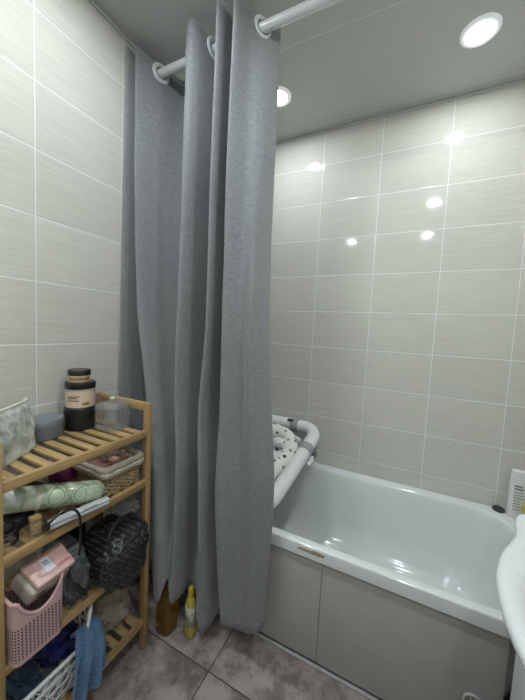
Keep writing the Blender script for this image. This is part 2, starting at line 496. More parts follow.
# slim cornice where tiles meet the ceiling
bm = B(); box(bm, 0, RX, -0.008, 0.0, RZ - 0.012, RZ, 0.002); struct('trim_1', bm, 'trim')
bm = B(); box(bm, 0.0, 0.008, RY0, -0.008, RZ - 0.012, RZ, 0.002); struct('trim_2', bm, 'trim')
# white profile along the foot of the bath front
bm = B(); box(bm, 0.0, 1.484, -0.722, -0.711, 0.0, 0.010, 0.002); struct('trim_3', bm, 'panel_edge')

# ------------------------------------------------------------------ ceiling lights
LIGHTS = [(1.31, -0.335, 'lit round ceiling downlight above the right half of the bathtub'),
          (0.468, -0.338, 'lit round ceiling downlight half hidden by the curtain above the baby bath'),
          (1.28, -1.25, 'round ceiling downlight above the white washbasin, seen as a reflection in the tiles'),
          (0.43, -1.27, 'round ceiling downlight above the bamboo rack side, seen as a reflection in the tiles'),
          (1.28, -2.17, 'round ceiling downlight behind the camera on the washbasin side'),
          (0.43, -2.17, 'round ceiling downlight behind the camera on the rack side')]
def ceiling_light(x, y, label):
    t = thing('ceiling_light', label, 'ceiling light', (x, y, RZ), 0, 'round ceiling downlights')
    bm = B(); lathe(bm, [(0.066, 0.0), (0.066, -0.004), (0.062, -0.008), (0.056, -0.009), (0.042, -0.006), (0.041, 0.0)], 48, cap0=False, cap1=False)
    link('trim_ring', bm, 'lamp_ring', t)
    bm = B(); lathe(bm, [(0.0412, -0.005), (0.040, -0.0075), (0.030, -0.0095), (0.010, -0.0105)], 40, cap0=True)
    link('diffuser', bm, 'lamp' if y > -0.8 else 'lamp_room', t)
    return t
for a in LIGHTS: ceiling_light(*a)

# ------------------------------------------------------------------ bathtub and front panel
def bathtub():
    t = thing('bathtub', 'white bathtub along the tiled back wall', 'bathtub', (0, 0, 0))
    bm = B()
    X0, X1, Y0, Y1 = 0.003, 1.717, -0.722, -0.003
    def L(i, z, r): return rrect(X0 + i, X1 - i, Y0 + i, Y1 - i, r, z, 10, 16)
    def I(xa, xb, ya, yb, z, r): return rrect(xa, xb, ya, yb, r, z, 10, 16)
    loops = [I(0.25, 1.46, -0.52, -0.20, 0.05, 0.12), I(0.12, 1.57, -0.60, -0.12, 0.08, 0.13), I(0.05, 1.65, -0.66, -0.05, 0.40, 0.12),
             L(0.03, 0.425, 0.03), L(0.004, 0.425, 0.012), L(0.0, 0.428, 0.012), L(0.0, 0.4705, 0.012), L(0.0015, 0.4745, 0.012), L(0.0055, 0.476, 0.012), L(0.012, 0.4762, 0.012),
             I(0.056, 1.629, -0.688, -0.061, 0.4755, 0.13), I(0.060, 1.625, -0.684, -0.065, 0.4735, 0.13), I(0.064, 1.621, -0.679, -0.070, 0.465, 0.13), I(0.069, 1.615, -0.674, -0.076, 0.440, 0.13),
             I(0.085, 1.60, -0.655, -0.09, 0.36, 0.13), I(0.11, 1.575, -0.64, -0.105, 0.22, 0.13), I(0.14, 1.545, -0.62, -0.125, 0.13, 0.13),
             I(0.19, 1.49, -0.57, -0.17, 0.095, 0.13), I(0.3, 1.38, -0.46, -0.27, 0.088, 0.09)]
    loft(bm, loops)
    link('tub_shell', bm, 'enamel', t, angle=50)
    # strip of dried sealant / worn enamel on the rim's front edge
    bm = B()
    P = [(0.825, 0.458), (0.845, 0.463), (0.872, 0.461), (0.9, 0.466), (0.935, 0.463), (0.93, 0.453), (0.9, 0.450), (0.86, 0.452), (0.83, 0.452)]
    loft(bm, [[(x, -0.7219, z) for x, z in P], [(x, -0.7232, z) for x, z in P]])
    link('worn_patch', bm, 'worn', t, label='yellowed worn patch on the white rim')
    return t
bathtub()

t = thing('bath_panel', 'grey front panel closing the bathtub side', 'bath panel', (0, -0.71, 0))
for a, b_ in ((0.004, 0.9236), (0.9250, 1.484)):
    bm = B(); box(bm, a, b_, 0.0, 0.012, 0.014, 0.424, 0.0015); link('panel_sheet', bm, 'panel', t)
bm = B(); box(bm, 0.920, 0.928, 0.004, 0.010, 0.014, 0.424); link('joint_strip', bm, 'dark', t)
bm = B()
tube(bm, [(1.412 + 0.024 * cos(a), -0.004, 0.172 + 0.024 * sin(a)) for a in [2 * pi * i / 40 for i in range(40)]], 0.0035, 8, True)
for dx in (-0.006, 0.006): tube(bm, [(1.412 + dx, -0.003, 0.15), (1.412 + dx, -0.003, 0.194)], 0.002, 6)
link('vent_ring', bm, 'trim', t, label='round white vent ring')

bm = B(); lathe(bm, [(0.022, 0), (0.025, 0.003), (0.025, 0.010), (0.021, 0.014), (0.008, 0.015)], 32)
o = link('drain_stopper', bm, 'dark'); o.location = (1.605, -0.035, 0.4758)
tag(o, 'black round drain stopper lying on the back corner of the bathtub rim', 'drain stopper')

def white_bottle():
    t = thing('shampoo_bottle', 'white flat bottle with grey print standing on the bathtub corner against the tiles', 'bottle', (1.665, -0.048, 0.4758))
    bm = B()
    def L(a, b_, z): return rrect(-a, a, -b_, b_, min(a, b_) * 0.8, z, 6, 3)
    loft(bm, [L(0.030, 0.018, 0.0), L(0.034, 0.022, 0.004), L(0.034, 0.022, 0.155), L(0.033, 0.021, 0.17)])
    link('body', bm, 'whitep', t)
    bm = B()
    loft(bm, [L(0.033, 0.021, 0.171), L(0.032, 0.020, 0.20), L(0.030, 0.018, 0.216), L(0.024, 0.012, 0.220)])
    link('cap', bm, 'whitep', t)
    bm = B()
    r = random.Random(3)
    for i in range(9):
        z = 0.148 - i * 0.0135
        w = r.uniform(0.012, 0.021)
        box(bm, -0.02, -0.02 + w * 2, -0.0232, -0.0222, z, z + (0.006 if i in (0, 1) else 0.0025))
    link('printed_text', bm, 'labeltxt', t, label='grey printed lines')
white_bottle()
def yellow_bath_bottle():
    t = thing('shower_gel_bottle', 'yellow bottle standing in front of the white bottle on the bathtub corner', 'bottle', (1.688, -0.112, 0.4758))
    bm = B(); lathe(bm, [(0.019, 0), (0.022, 0.004), (0.022, 0.085), (0.016, 0.105), (0.009, 0.112)], 28); link('body', bm, 'yellow', t)
    bm = B(); lathe(bm, [(0.011, 0.112), (0.011, 0.135), (0.008, 0.138)], 20); link('cap', bm, 'whitep', t)
yellow_bath_bottle()

# ------------------------------------------------------------------ washbasin and vanity
def washbasin():
    t = thing('washbasin', 'white ceramic washbasin with a rounded front at the right edge', 'washbasin', (1.52, -1.19, 0))
    half = [(1.718, -0.80), (1.46, -0.80), (1.432, -0.812), (1.418, -0.845), (1.412, -0.89), (1.402, -0.925), (1.378, -0.965), (1.350, -1.018),
            (1.328, -1.085), (1.319, -1.145), (1.317, -1.19)]
    poly = half + [(x, -2.38 - y) for x, y in half[-2::-1]]
    cx, cy = 1.52, -1.19
    def ray(a):
        d = Vector((cos(a), sin(a)))
        best = None
        for i in range(len(poly)):
            p, q = Vector(poly[i]) - Vector((cx, cy)), Vector(poly[(i + 1) % len(poly)]) - Vector((cx, cy))
            e = q - p
            den = d.x * e.y - d.y * e.x
            if abs(den) < 1e-9: continue
            s = (p.x * e.y - p.y * e.x) / den
            u = (p.x * d.y - p.y * d.x) / den
            if s > 0 and -1e-6 <= u <= 1 + 1e-6: best = s if best is None else min(best, s)
        return best
    n = 180
    A = [2 * pi * i / n for i in range(n)]
    R = [ray(a) for a in A]
    for _ in range(3): R = [(R[i - 1] + 2 * R[i] + R[(i + 1) % n]) / 4 for i in range(n)]
    R = [min(r, 0.1985 / cos(a)) if cos(a) > 0.1 else r for r, a in zip(R, A)]
    def L(k, z, sub=0.0): return [((r * k - sub) * cos(a), (r * k - sub) * sin(a), z) for r, a in zip(R, A)]
    def Bowl(k, z): return [(-0.035 + 0.125 * k * cos(a), 0.19 * k * sin(a), z) for a in A]
    loops = [L(0.75, 0.780), L(1, 0.785, 0.045), L(1, 0.800, 0.030), L(1, 0.822, 0.010), L(1, 0.836, 0.001), L(1, 0.845, 0.0), L(1, 0.851, 0.004), L(1, 0.853, 0.012),
             L(1, 0.852, 0.022), Bowl(1.03, 0.846), Bowl(1.0, 0.838), Bowl(0.93, 0.81), Bowl(0.8, 0.80), Bowl(0.5, 0.795), Bowl(0.12, 0.793)]
    loft(bm := B(), loops)
    link('bowl', bm, 'ceramic', t, angle=50)
    bm = B(); lathe(bm, [(0.021, 0.7935), (0.021, 0.7965), (0.012, 0.7975), (0.004, 0.796)], 24, (-0.035, 0, 0)); link('drain', bm, 'silver', t)
washbasin()

def vanity():
    t = thing('vanity_cabinet', 'white vanity cabinet under the washbasin', 'cabinet', (1.57, -1.19, 0))
    bm = B(); box(bm, -0.135, 0.145, -0.245, 0.245, 0.06, 0.778, 0.002); box(bm, -0.10, 0.145, -0.24, 0.24, 0.0, 0.06); link('carcass', bm, 'vanity', t)
    for a, b_, hy in ((-0.245, -0.0015, -0.03), (0.0015, 0.245, 0.03)):
        bm = B(); box(bm, -0.152, -0.136, a, b_, 0.065, 0.775, 0.002); d = link('door', bm, 'vanity', t)
        bm = B(); tube(bm, [(-0.152, hy, 0.55), (-0.172, hy, 0.555), (-0.172, hy, 0.64), (-0.152, hy, 0.645)], 0.004, 8); h = link('handle', bm, 'silver', d)
vanity()

# ------------------------------------------------------------------ rod and curtain
RODY, RODZ = -0.75, 2.39
t = thing('curtain_rod', 'white shower curtain rod under the ceiling', 'curtain rod', (0, RODY, RODZ))
bm = B(); tube(bm, [(0.012, 0, 0), (1.708, 0, 0)], 0.0175, 20); link('pole', bm, 'white_metal', t)
for x0, x1 in ((0.0005, 0.014), (1.706, 1.7195)):
    bm = B(); tube(bm, [(x0, 0, 0), (x1, 0, 0)], 0.026, 28); link('flange', bm, 'white_metal', t)

CZ1 = 2.428
KT = (0.0, 0.45, 0.63, 0.77, 1.0)
# folds seen from above at five heights (top ... hem), then hem height
FOLD = [
    ((0.018, -0.872), (0.012, -0.880), (0.014, -0.885), (0.016, -0.890), (0.020, -0.900), 0.15),
    ((0.034, -0.655), (0.040, -0.660), (0.060, -0.680), (0.080, -0.720), (0.110, -0.785), 0.15),
    ((0.050, -0.855), (0.096, -0.872), (0.170, -0.878), (0.250, -0.905), (0.318, -0.946), 0.17),
    ((0.078, -0.765), (0.134, -0.755), (0.200, -0.760), (0.285, -0.790), (0.352, -0.918), 0.265),
    ((0.140, -0.640), (0.240, -0.670), (0.275, -0.690), (0.325, -0.745), (0.366, -0.917), 0.235),
    ((0.332, -0.853), (0.328, -0.872), (0.330, -0.874), (0.372, -0.900), (0.386, -0.925), 0.185),
    ((0.395, -0.650), (0.385, -0.665), (0.385, -0.680), (0.405, -0.715), (0.396, -0.795), 0.16),
    ((0.470, -0.875), (0.468, -0.872), (0.455, -0.876), (0.482, -0.895), (0.490, -0.872), 0.065),
    ((0.500, -0.665), (0.498, -0.665), (0.498, -0.680), (0.518, -0.720), (0.540, -0.785), 0.13),
    ((0.536, -0.868), (0.535, -0.872), (0.545, -0.872), (0.550, -0.880), (0.586, -0.866), 0.15),
    ((0.562, -0.795), (0.605, -0.845), (0.618, -0.842), (0.632, -0.845), (0.640, -0.828), 0.115),
    ((0.588, -0.735), (0.656, -0.862), (0.678, -0.872), (0.702, -0.862), (0.705, -0.830), 0.135),
    ((0.630, -0.690), (0.664, -0.740), (0.705, -0.765), (0.742, -0.782), (0.735, -0.800), 0.165)]
def key_at(vals, tt):
    i = max(j for j in range(len(KT)) if KT[j] <= tt + 1e-9); i = min(i, len(KT) - 2)
    def slope(j):
        a, b_ = max(j - 1, 0), min(j + 1, len(KT) - 1)
        return (vals[b_] - vals[a]) / (KT[b_] - KT[a])
    h = KT[i + 1] - KT[i]; s = (tt - KT[i]) / h
    return ((2 * s ** 3 - 3 * s ** 2 + 1) * vals[i] + (s ** 3 - 2 * s ** 2 + s) * h * slope(i)
            + (-2 * s ** 3 + 3 * s ** 2) * vals[i + 1] + (s ** 3 - s ** 2) * h * slope(i + 1))
def fold_path(tt):
    return [(key_at([k[0] for k in f[:5]], tt), key_at([k[1] for k in f[:5]], tt), f[5]) for f in FOLD]
def curtain():
    t = thing('shower_curtain', 'grey linen shower curtain with white eyelets bunched on the rod', 'curtain', (0, RODY, RODZ))
    rows, per = 80, 12
    bm = B(); loops = []
    for r in range(rows + 1):
        tt = r / rows
        path = catmull(fold_path(tt), per)
        L = []
        for i, p in enumerate(path):
            u = i / len(path)
            w = 0.007 * sin(min(1, tt * 3) * pi / 2)
            nx = noise.noise(Vector((u * 9, tt * 3.2, 1.0))) * w + noise.noise(Vector((u * 26, tt * 9, 4.0))) * w * 0.35
            ny = noise.noise(Vector((u * 9, tt * 3.2, 8.0))) * w + noise.noise(Vector((u * 26, tt * 9, 14.0))) * w * 0.35
            hem = p.z + 0.006 * noise.noise(Vector((u * 14, 0, 3)))
            z = CZ1 + (hem - CZ1) * tt
            L.append((max(0.006, p.x + nx), p.y - RODY + ny, z - RODZ))
        loops.append(L)
    loft(bm, loops, False, False, closed=False)
    o = link('cloth', bm, 'curtain', t, angle=180)
    solid(o, 0.0022)
    # eyelets where the cloth crosses the rod
    path = catmull(fold_path((CZ1 - RODZ) / (CZ1 - 0.14)), 40)
    for i in range(1, len(path)):
        a, b_ = path[i - 1], path[i]
        if (a.y - RODY) * (b_.y - RODY) < 0:
            f = (RODY - a.y) / (b_.y - a.y)
            x = a.x + (b_.x - a.x) * f
            d = (path[min(i + 4, len(path) - 1)] - path[max(i - 5, 0)]); d.z = 0; d.normalize()
            bm = B()
            tube(bm, [(x + d.x * 0.032 * cos(q), d.y * 0.032 * cos(q), 0.032 * sin(q)) for q in [2 * pi * k / 40 for k in range(40)]], 0.0095, 12, True, flat=0.75)
            link('eyelet', bm, 'white_metal', t)
curtain()

# ------------------------------------------------------------------ bamboo rack
SH = (0.892, 0.700, 0.412, 0.132)
YF, YN, XB, XF = -0.965, -1.442, 0.006, 0.304
def rack():
    t = thing('storage_rack', 'four tier bamboo slatted rack against the left tiled wall', 'rack', (0, 0, 0))
    for y0, y1 in ((YF - 0.020, YF), (YN, YN + 0.020)):
        for x0, x1 in ((XB, XB + 0.026), (XF - 0.026, XF)):
            bm = B(); box(bm, x0, x1, y0, y1, 0.004, 0.992, 0.002); p = link('post', bm, 'bamboo_z', t)
            bm = B(); lathe(bm, [(0.010, 0.0), (0.010, 0.004)], 16, ((x0 + x1) / 2, (y0 + y1) / 2, 0)); link('foot_pad', bm, 'blackp', p)
        bm = B(); box(bm, XB + 0.026, XF - 0.026, y0 + 0.001, y1 - 0.001, 0.962, 0.992, 0.002); link('top_rail', bm, 'bamboo_x', t)
    n = 10
    for z in SH:
        bm = B()
        a, b_ = YN + 0.022, YF - 0.022
        pitch = (b_ - a) / n
        for i in range(n):
            y = a + (i + 0.5) * pitch
            box(bm, XB + 0.012, XF - 0.014, y - 0.0122, y + 0.0122, z - 0.012, z - 0.002, 0.0015)
        s = link('slatted_shelf', bm, 'bamboo_x', t)
        for x0, x1 in ((XF - 0.016, XF - 0.001), (XB + 0.001, XB + 0.016)):
            bm = B(); box(bm, x0, x1, YN + 0.020, YF - 0.020, z - 0.026, z, 0.002); link('side_rail', bm, 'bamboo_y', s)
        for y0, y1 in ((YN + 0.0205, YN + 0.029), (YF - 0.029, YF - 0.0205)):
            bm = B(); box(bm, XB + 0.017, XF - 0.017, y0, y1, z - 0.026, z - 0.013, 0.001); link('end_rail', bm, 'bamboo_x', s)
    return t
rack()
Z1, Z2, Z3, Z4 = SH

# --- top shelf
def pouch():
    a, b_ = Vector((0.118, -1.266)), Vector((0.224, -1.412))
    d = b_ - a; Ln = d.length; rz = math.atan2(d.y, d.x)
    mid = (a + b_) / 2
    t = thing('cosmetic_pouch', 'grey white marbled zip pouch standing at the near end of the top shelf', 'pouch', (mid.x - 0.014, mid.y - 0.016, Z1), rz)
    bm = B(); H = 0.138; loops = []
    n = 14
    for i in range(n + 1):
        k = i / n
        th = 0.026 * (1 - k) ** 0.6 + 0.004 + 0.006 * sin(k * pi)
        sag = 0.004 * sin(k * pi)
        loops.append([(x + (0.003 * noise.noise(Vector((x * 30, k * 4, 0)))), y + 0.005 * noise.noise(Vector((x * 25, k * 5, y * 80))), H * k)
                      for x, y, _ in rrect(-Ln / 2 - sag, Ln / 2 + sag, -th, th, min(th * 0.8, 0.012), 0, 4, 12)])
    loft(bm, loops); link('bag', bm, 'marble', t)
    bm = B(); box(bm, -Ln / 2 - 0.002, Ln / 2 + 0.004, -0.0055, 0.0055, H - 0.004, H + 0.006, 0.002); link('zip_rail', bm, 'zip', t, label='cream zip rail')
    bm = B(); box(bm, -Ln / 2 - 0.008, -Ln / 2 + 0.006, -0.006, 0.006, H + 0.003, H + 0.010, 0.002); link('zip_slider', bm, 'zip', t)
pouch()

def tin():
    t = thing('tin_box', 'grey oval lidded tin on the top shelf beside the marbled pouch', 'tin', (0.066, -1.207, Z1), radians(-58))
    bm = B(); lathe(bm, [(0.052, 0), (0.053, 0.002), (0.053, 0.045)], 48, sx=1.10, sy=0.92); link('body', bm, 'tin', t)
    bm = B(); lathe(bm, [(0.0548, 0.042), (0.055, 0.058), (0.0535, 0.061), (0.045, 0.0615)], 48, sx=1.10, sy=0.92); link('lid', bm, 'tin', t)
tin()

JX, JY = 0.072, -1.092
t = thing('cosmetic_jar', 'large black jar at the bottom of the jar stack on the top shelf', 'jar', (JX, JY, Z1))
bm = B(); lathe(bm, [(0.048, 0), (0.051, 0.003), (0.051, 0.052)], 44); link('body', bm, 'blackp', t)
bm = B(); lathe(bm, [(0.0525, 0.053), (0.0525, 0.078), (0.0505, 0.080), (0.03, 0.080)], 44); link('lid', bm, 'blackp', t)
aF = math.atan2(-1.76 - JY, 1.14 - JX)
t = thing('cosmetic_jar', 'clear jar with a cream printed label and black lid, middle of the jar stack', 'jar', (JX, JY, Z1 + 0.080))
bm = B(); lathe(bm, [(0.044, 0), (0.0475, 0.003), (0.0475, 0.066), (0.045, 0.072)], 44); link('body', bm, 'frost', t)
bm = B(); patch(bm, 0.0477, aF - 1.35, aF + 1.5, 0.004, 0.060, n=26); lb = link('label', bm, 'cream', t, label='cream printed label')
bm = B()
for i, (w, z) in enumerate(((0.85, 0.043), (0.7, 0.037), (0.8, 0.028))): patch(bm, 0.0485, aF - 0.9, aF - 0.9 + w, z, z + 0.0028, n=8)
for i in range(9): patch(bm, 0.0485, aF + 0.12 + i * 0.055, aF + 0.12 + i * 0.055 + 0.032, 0.012, 0.022, n=2)
link('label_print', bm, 'print', lb)
bm = B(); lathe(bm, [(0.049, 0.070), (0.0502, 0.072), (0.0502, 0.090), (0.048, 0.092), (0.03, 0.092)], 44); link('lid', bm, 'blackp', t)
t = thing('cosmetic_jar', 'small jar with a brown label and black lid, topmost of the jar stack', 'jar', (JX - 0.002, JY - 0.003, Z1 + 0.172))
bm = B(); lathe(bm, [(0.032, 0), (0.035, 0.003), (0.035, 0.026)], 40); link('body', bm, 'cream', t)
bm = B(); patch(bm, 0.0351, aF - 1.1, aF + 1.1, 0.007, 0.019, n=18); link('label', bm, 'brownl', t, label='brown label')
bm = B(); lathe(bm, [(0.0365, 0.025), (0.037, 0.027), (0.037, 0.042), (0.035, 0.045), (0.02, 0.045)], 40); link('lid', bm, 'blackp', t)

def acrylic():
    t = thing('clear_container', 'clear faceted plastic container with a lid at the far end of the top shelf', 'container', (0.180, -1.040, Z1), radians(8))
    def oct_(r, z, n=48):
        L = []
        for i in range(n):
            a = 2 * pi * i / n
            k = 1 / max(abs(cos(a)), abs(sin(a))) ** 0.7
            k *= 1 + 0.03 * cos(12 * a)
            L.append((r * k * cos(a), r * k * sin(a) , z))
        return L
    bm = B(); loft(bm, [oct_(0.038, 0), oct_(0.045, 0.004), oct_(0.0475, 0.082), oct_(0.0455, 0.082), oct_(0.043, 0.006), oct_(0.03, 0.0045)]); link('body', bm, 'clearp', t, angle=25)
    bm = B(); loft(bm, [oct_(0.0485, 0.0825), oct_(0.0485, 0.093), oct_(0.038, 0.100), oct_(0.008, 0.102), oct_(0.006, 0.099), oct_(0.037, 0.097), oct_(0.046, 0.091), oct_(0.047, 0.0825)]); l = link('lid', bm, 'clearp', t, angle=25)
    bm = B(); lathe(bm, [(0.006, 0.1015), (0.006, 0.107), (0.010, 0.113), (0.008, 0.119), (0.003, 0.120)], 20); link('knob', bm, 'ylabel', l)
acrylic()

# --- second shelf
def wicker_basket():
    x0, x1, y0, y1, h = 0.116, 0.290, -1.146, -0.990, 0.104
    t = thing('wicker_basket', 'rectangular wicker basket with cloth lining and lace trim on the second shelf', 'basket', ((x0 + x1) / 2, (y0 + y1) / 2, Z2))
    hx, hy = (x1 - x0) / 2, (y1 - y0) / 2
    def ring(k, z, ins=0.0):
        g = 0.90 + 0.10 * (z / h)
        return rrect(-hx * g + ins, hx * g - ins, -hy * g + ins, hy * g - ins, 0.016, z, 5, 14)
    bm = B()
    nr = 11
    for r in range(nr):
        z = 0.004 + r * (h - 0.012) / (nr - 1) * 0.98
        base = [Vector(p) for p in ring(1, z, 0.004)]
        # resample with a weave offset
        pts = []
        m = len(base)
        acc = 0.0
        for i in range(m):
            a, b_ = base[i], base[(i + 1) % m]
            seg = (b_ - a).length
            ns = max(1, int(seg / 0.0035))
            for k in range(ns):
                p = a.lerp(b_, k / ns)
                s = acc + seg * k / ns
                tng = (b_ - a).normalized(); out = Vector((tng.y, -tng.x, 0))
                pts.append(p + out * 0.0034 * sin(2 * pi * s / 0.028 + pi * (r % 2)))
            acc += seg
        tube(bm, pts, 0.0040, 5, True)
    st = ring(1, 0.0, 0.004); top = ring(1, h - 0.008, 0.004)
    for i in range(0, len(st), 2): tube(bm, [st[i], top[i]], 0.0022, 5)
    box(bm, -hx * 0.88, hx * 0.88, -hy * 0.88, hy * 0.88, 0.001, 0.005)
    link('woven_body', bm, 'wicker', t, angle=60)
    # lining: cloth inside, folded over the rim
    bm = B()
    def wav(L, a): return [(x + a * noise.noise(Vector((x * 90, y * 90, z * 50))), y + a * noise.noise(Vector((y * 90, x * 90, 4))), z + a * noise.noise(Vector((x * 60, y * 60, 9)))) for x, y, z in L]
    loft(bm, [ring(1, 0.008, 0.014), ring(1, 0.05, 0.011), wav(ring(1, h, 0.008), 0.003), wav(ring(1, h + 0.004, 0.002), 0.003), wav(ring(1, h - 0.004, -0.0055), 0.003), wav(ring(1, h - 0.018, -0.006), 0.003)], True, False)
    o = link('lining', bm, 'lining', t, angle=180); solid(o, 0.0015)
    bm = B()
    L0 = ring(1, h - 0.016, -0.0068); L1 = ring(1, h - 0.026, -0.0072)
    L2 = [(x, y, h - 0.034 - (0.006 if i % 2 else 0.0)) for i, (x, y, z) in enumerate(ring(1, h - 0.034, -0.0066))]
    loft(bm, [L0, L1, L2], False, False)
    o = link('lace_trim', bm, 'lace', t, label='cream scalloped lace edging'); solid(o, 0.0012)
    return t
wicker_basket()
def carton(label, loc, size, rot, mat, cat='box'):
    t = thing('carton', label, cat, loc)
    t.rotation_euler = rot
    a, b_, c = [s / 2 for s in size]
    bm = B(); box(bm, -a, a, -b_, b_, -c, c, 0.0015); link('body', bm, mat, t)
    bm = B(); box(bm, -a + 0.004, -a + 0.009, -b_ - 0.0006, b_ + 0.0006, -c - 0.0006, c + 0.0006)
    link('printed_band', bm, 'palepink', t)
carton('terracotta pink carton leaning up out of the wicker basket', (0.216, -1.062, Z2 + 0.079), (0.098, 0.034, 0.026), (radians(10), radians(-25), radians(62)), 'pinkbox')
carton('small pink carton lying low by the wall side of the wicker basket', (0.160, -1.095, Z2 + 0.068), (0.060, 0.030, 0.024), (radians(-12), radians(-38), radians(70)), 'pinkbox')
carton('dull brown carton lying at the far end inside the wicker basket', (0.195, -1.022, Z2 + 0.066), (0.070, 0.030, 0.03), (radians(5), radians(4), radians(15)), 'brownl')

def hairbrush():
    t = thing('hair_brush', 'magenta hairbrush with a dimpled head beside the wicker basket', 'hairbrush', (0.075, -1.150, Z2), radians(75))
    bm = B(); blob(bm, (0, 0, 0.040), (0.048, 0.030, 0.034), 0.02, 2, 1, 4, 0.85)
    o = link('brush_head', bm, 'magenta', t)
    bm = B()
    for i in range(11):
        for j in range(5):
            u, v = -0.9 + 1.8 * i / 10, -0.7 + 1.4 * j / 4
            x = 0.044 * u; y0 = 0.027 * v
            k = 1 - u * u * 0.8 - v * v * 0.5
            if k <= 0.05: continue
            z = 0.040 + 0.032 * math.sqrt(k)
            tube(bm, [(x, y0, z - 0.002), (x, y0, z + 0.006)], 0.0018, 6)
    link('bristle_tufts', bm, 'magenta', t)
    bm = B(); tube(bm, [(0.044, 0, 0.034), (0.07, 0, 0.026), (0.105, 0, 0.012)], [0.011, 0.009, 0.010], 12); link('handle', bm, 'blackp', t)
hairbrush()

def green_pack():
    a, b_ = Vector((0.218, -1.370, 0.796)), Vector((0.276, -1.180, 0.744))
    mid = (a + b_) / 2; d = b_ - a
    t = thing('wipes_roll_pack', 'green printed roll pack in clear film lying along the second shelf', 'pack', mid)
    t.rotation_euler = d.to_track_quat('Y', 'Z').to_euler()
    Ln = d.length / 2 + 0.03
    bm = B(); loops = []
    n = 24
    for i in range(n + 1):
        k = -1 + 2 * i / n
        e = 1 - max(0, abs(k) - 0.86) / 0.14
        r = 0.034 * (0.55 + 0.45 * e ** 0.6)
        L = []
        for j in range(28):
            q = 2 * pi * j / 28
            w = 1 + 0.05 * noise.noise(Vector((k * 5, cos(q) * 1.5, sin(q) * 1.5)))
            L.append((r * w * 0.92 * cos(q), k * Ln, r * w * sin(q)))
        loops.append(L)
    loft(bm, loops); link('film_wrapper', bm, 'green', t)
    for s in (1, -1):
        bm = B(); box(bm, -0.018, 0.018, s * Ln - 0.002, s * Ln + 0.008, -0.003, 0.003, 0.0015); link('end_seal', bm, 'wrap', t)
green_pack()

t = thing('toiletry_bag', 'flat black toiletry bag under the near end of the green pack', 'bag', (0.165, -1.358, Z2))
bm = B(); vs = blob(bm, (0, 0, 0.026), (0.062, 0.058, 0.027), 0.15, 2.5, 11, 4, 0.7)
for v in vs: v.co.z = max(v.co.z, 0.001)
link('bag_body', bm, 'blackleather', t, angle=180)
bm = B(); tube(bm, catmull([(0.045, -0.045, 0.036), (0.052, 0.0, 0.042), (0.045, 0.045, 0.036)], 8), 0.0025, 8); link('zip', bm, 'silver', t)

def straightener():
    a, b_ = Vector((0.302, -1.322, 0.724)), Vector((0.318, -1.158, 0.716))
    mid = (a + b_) / 2; d = b_ - a
    t = thing('hair_straightener', 'silver hair straightener with black cord along the second shelf front edge', 'hair straightener', mid)
    t.rotation_euler = d.to_track_quat('Y', 'Z').to_euler()
    h = d.length / 2
    for s, nm in ((1, 'upper_arm'), (-1, 'lower_arm')):
        bm = B(); loops = []
        for i in range(11):
            k = i / 10
            loops.append([(x, -h + 2 * h * k, z + s * 0.0048) for x, z, _ in rrect(-0.012, 0.012, -0.0066, 0.0066, 0.0062, 0, 5, 3)])
        loft(bm, loops); link(nm, bm, 'silver', t)
    bm = B()
    for i in range(5): box(bm, 0.0112, 0.0118, 0.005 + i * 0.008, 0.0105 + i * 0.008, 0.004, 0.010)
    link('printed_text', bm, 'labeltxt', t, label='small dark print')
    bm = B(); tube(bm, [(0, -h + 0.012, 0), (0, -h - 0.012, 0)], 0.010, 14); link('hinge_end', bm, 'blackp', t)
    inv = t.rotation_euler.to_matrix().transposed()
    W = [(0.305, -1.337, 0.722), (0.322, -1.345, 0.735), (0.330, -1.330, 0.752), (0.332, -1.300, 0.764), (0.332, -1.275, 0.755), (0.332, -1.258, 0.73), (0.330, -1.252, 0.69), (0.327, -1.25, 0.64), (0.325, -1.252, 0.60)]
    bm = B(); tube(bm, catmull([inv @ (Vector(p) - mid) for p in W], 8), 0.0036, 8); link('cord', bm, 'blackp', t, label='black looped cord')
straightener()
def wood_brush():
    t = thing('bristle_brush', 'tan bristle brush lying next to the silver hair straightener', 'brush', (0.268, -1.338, Z2), radians(80))
    bm = B(); box(bm, -0.014, 0.014, -0.012, 0.012, 0.036, 0.050, 0.005); link('wooden_back', bm, 'bamboo_x', t)
    bm = B(); box(bm, -0.012, 0.012, -0.010, 0.010, 0.0, 0.036, 0.002); link('bristles', bm, 'tan', t)
wood_brush()
def cable(label, pts, r=0.0038):
    bm = B(); tube(bm, catmull(pts, 8), r, 8); o = link('power_cable', bm, 'blackp'); tag(o, label, 'cable')
cable('black looped wire lying at the near end of the second shelf under the green pack', [(0.235 + 0.035 * cos(a) * (1 - i * 0.01), -1.392 + 0.024 * sin(a), Z2 + 0.004 + i * 0.0012) for i, a in enumerate([0.6 * i for i in range(26)])])
cable('black coiled cable at the wall side of the second shelf behind the green pack', [(0.075 + 0.04 * cos(a) , -1.368 + 0.04 * sin(a), Z2 + 0.005 + a * 0.0019) for a in [0.55 * i for i in range(30)]])
t = thing('hair_dryer', 'black hair dryer lying behind the green pack on the second shelf', 'hair dryer', (0.132, -1.265, Z2), radians(20))
bm = B(); tube(bm, [(-0.06, 0, 0.037), (-0.03, 0, 0.037), (0.02, 0, 0.037), (0.06, 0, 0.037)], [0.030, 0.036, 0.030, 0.024], 24); link('barrel', bm, 'blackp', t)
bm = B(); tube(bm, [(-0.02, 0.025, 0.03), (-0.015, 0.06, 0.022), (-0.01, 0.09, 0.018)], [0.016, 0.015, 0.014], 16); link('handle', bm, 'blackp', t)

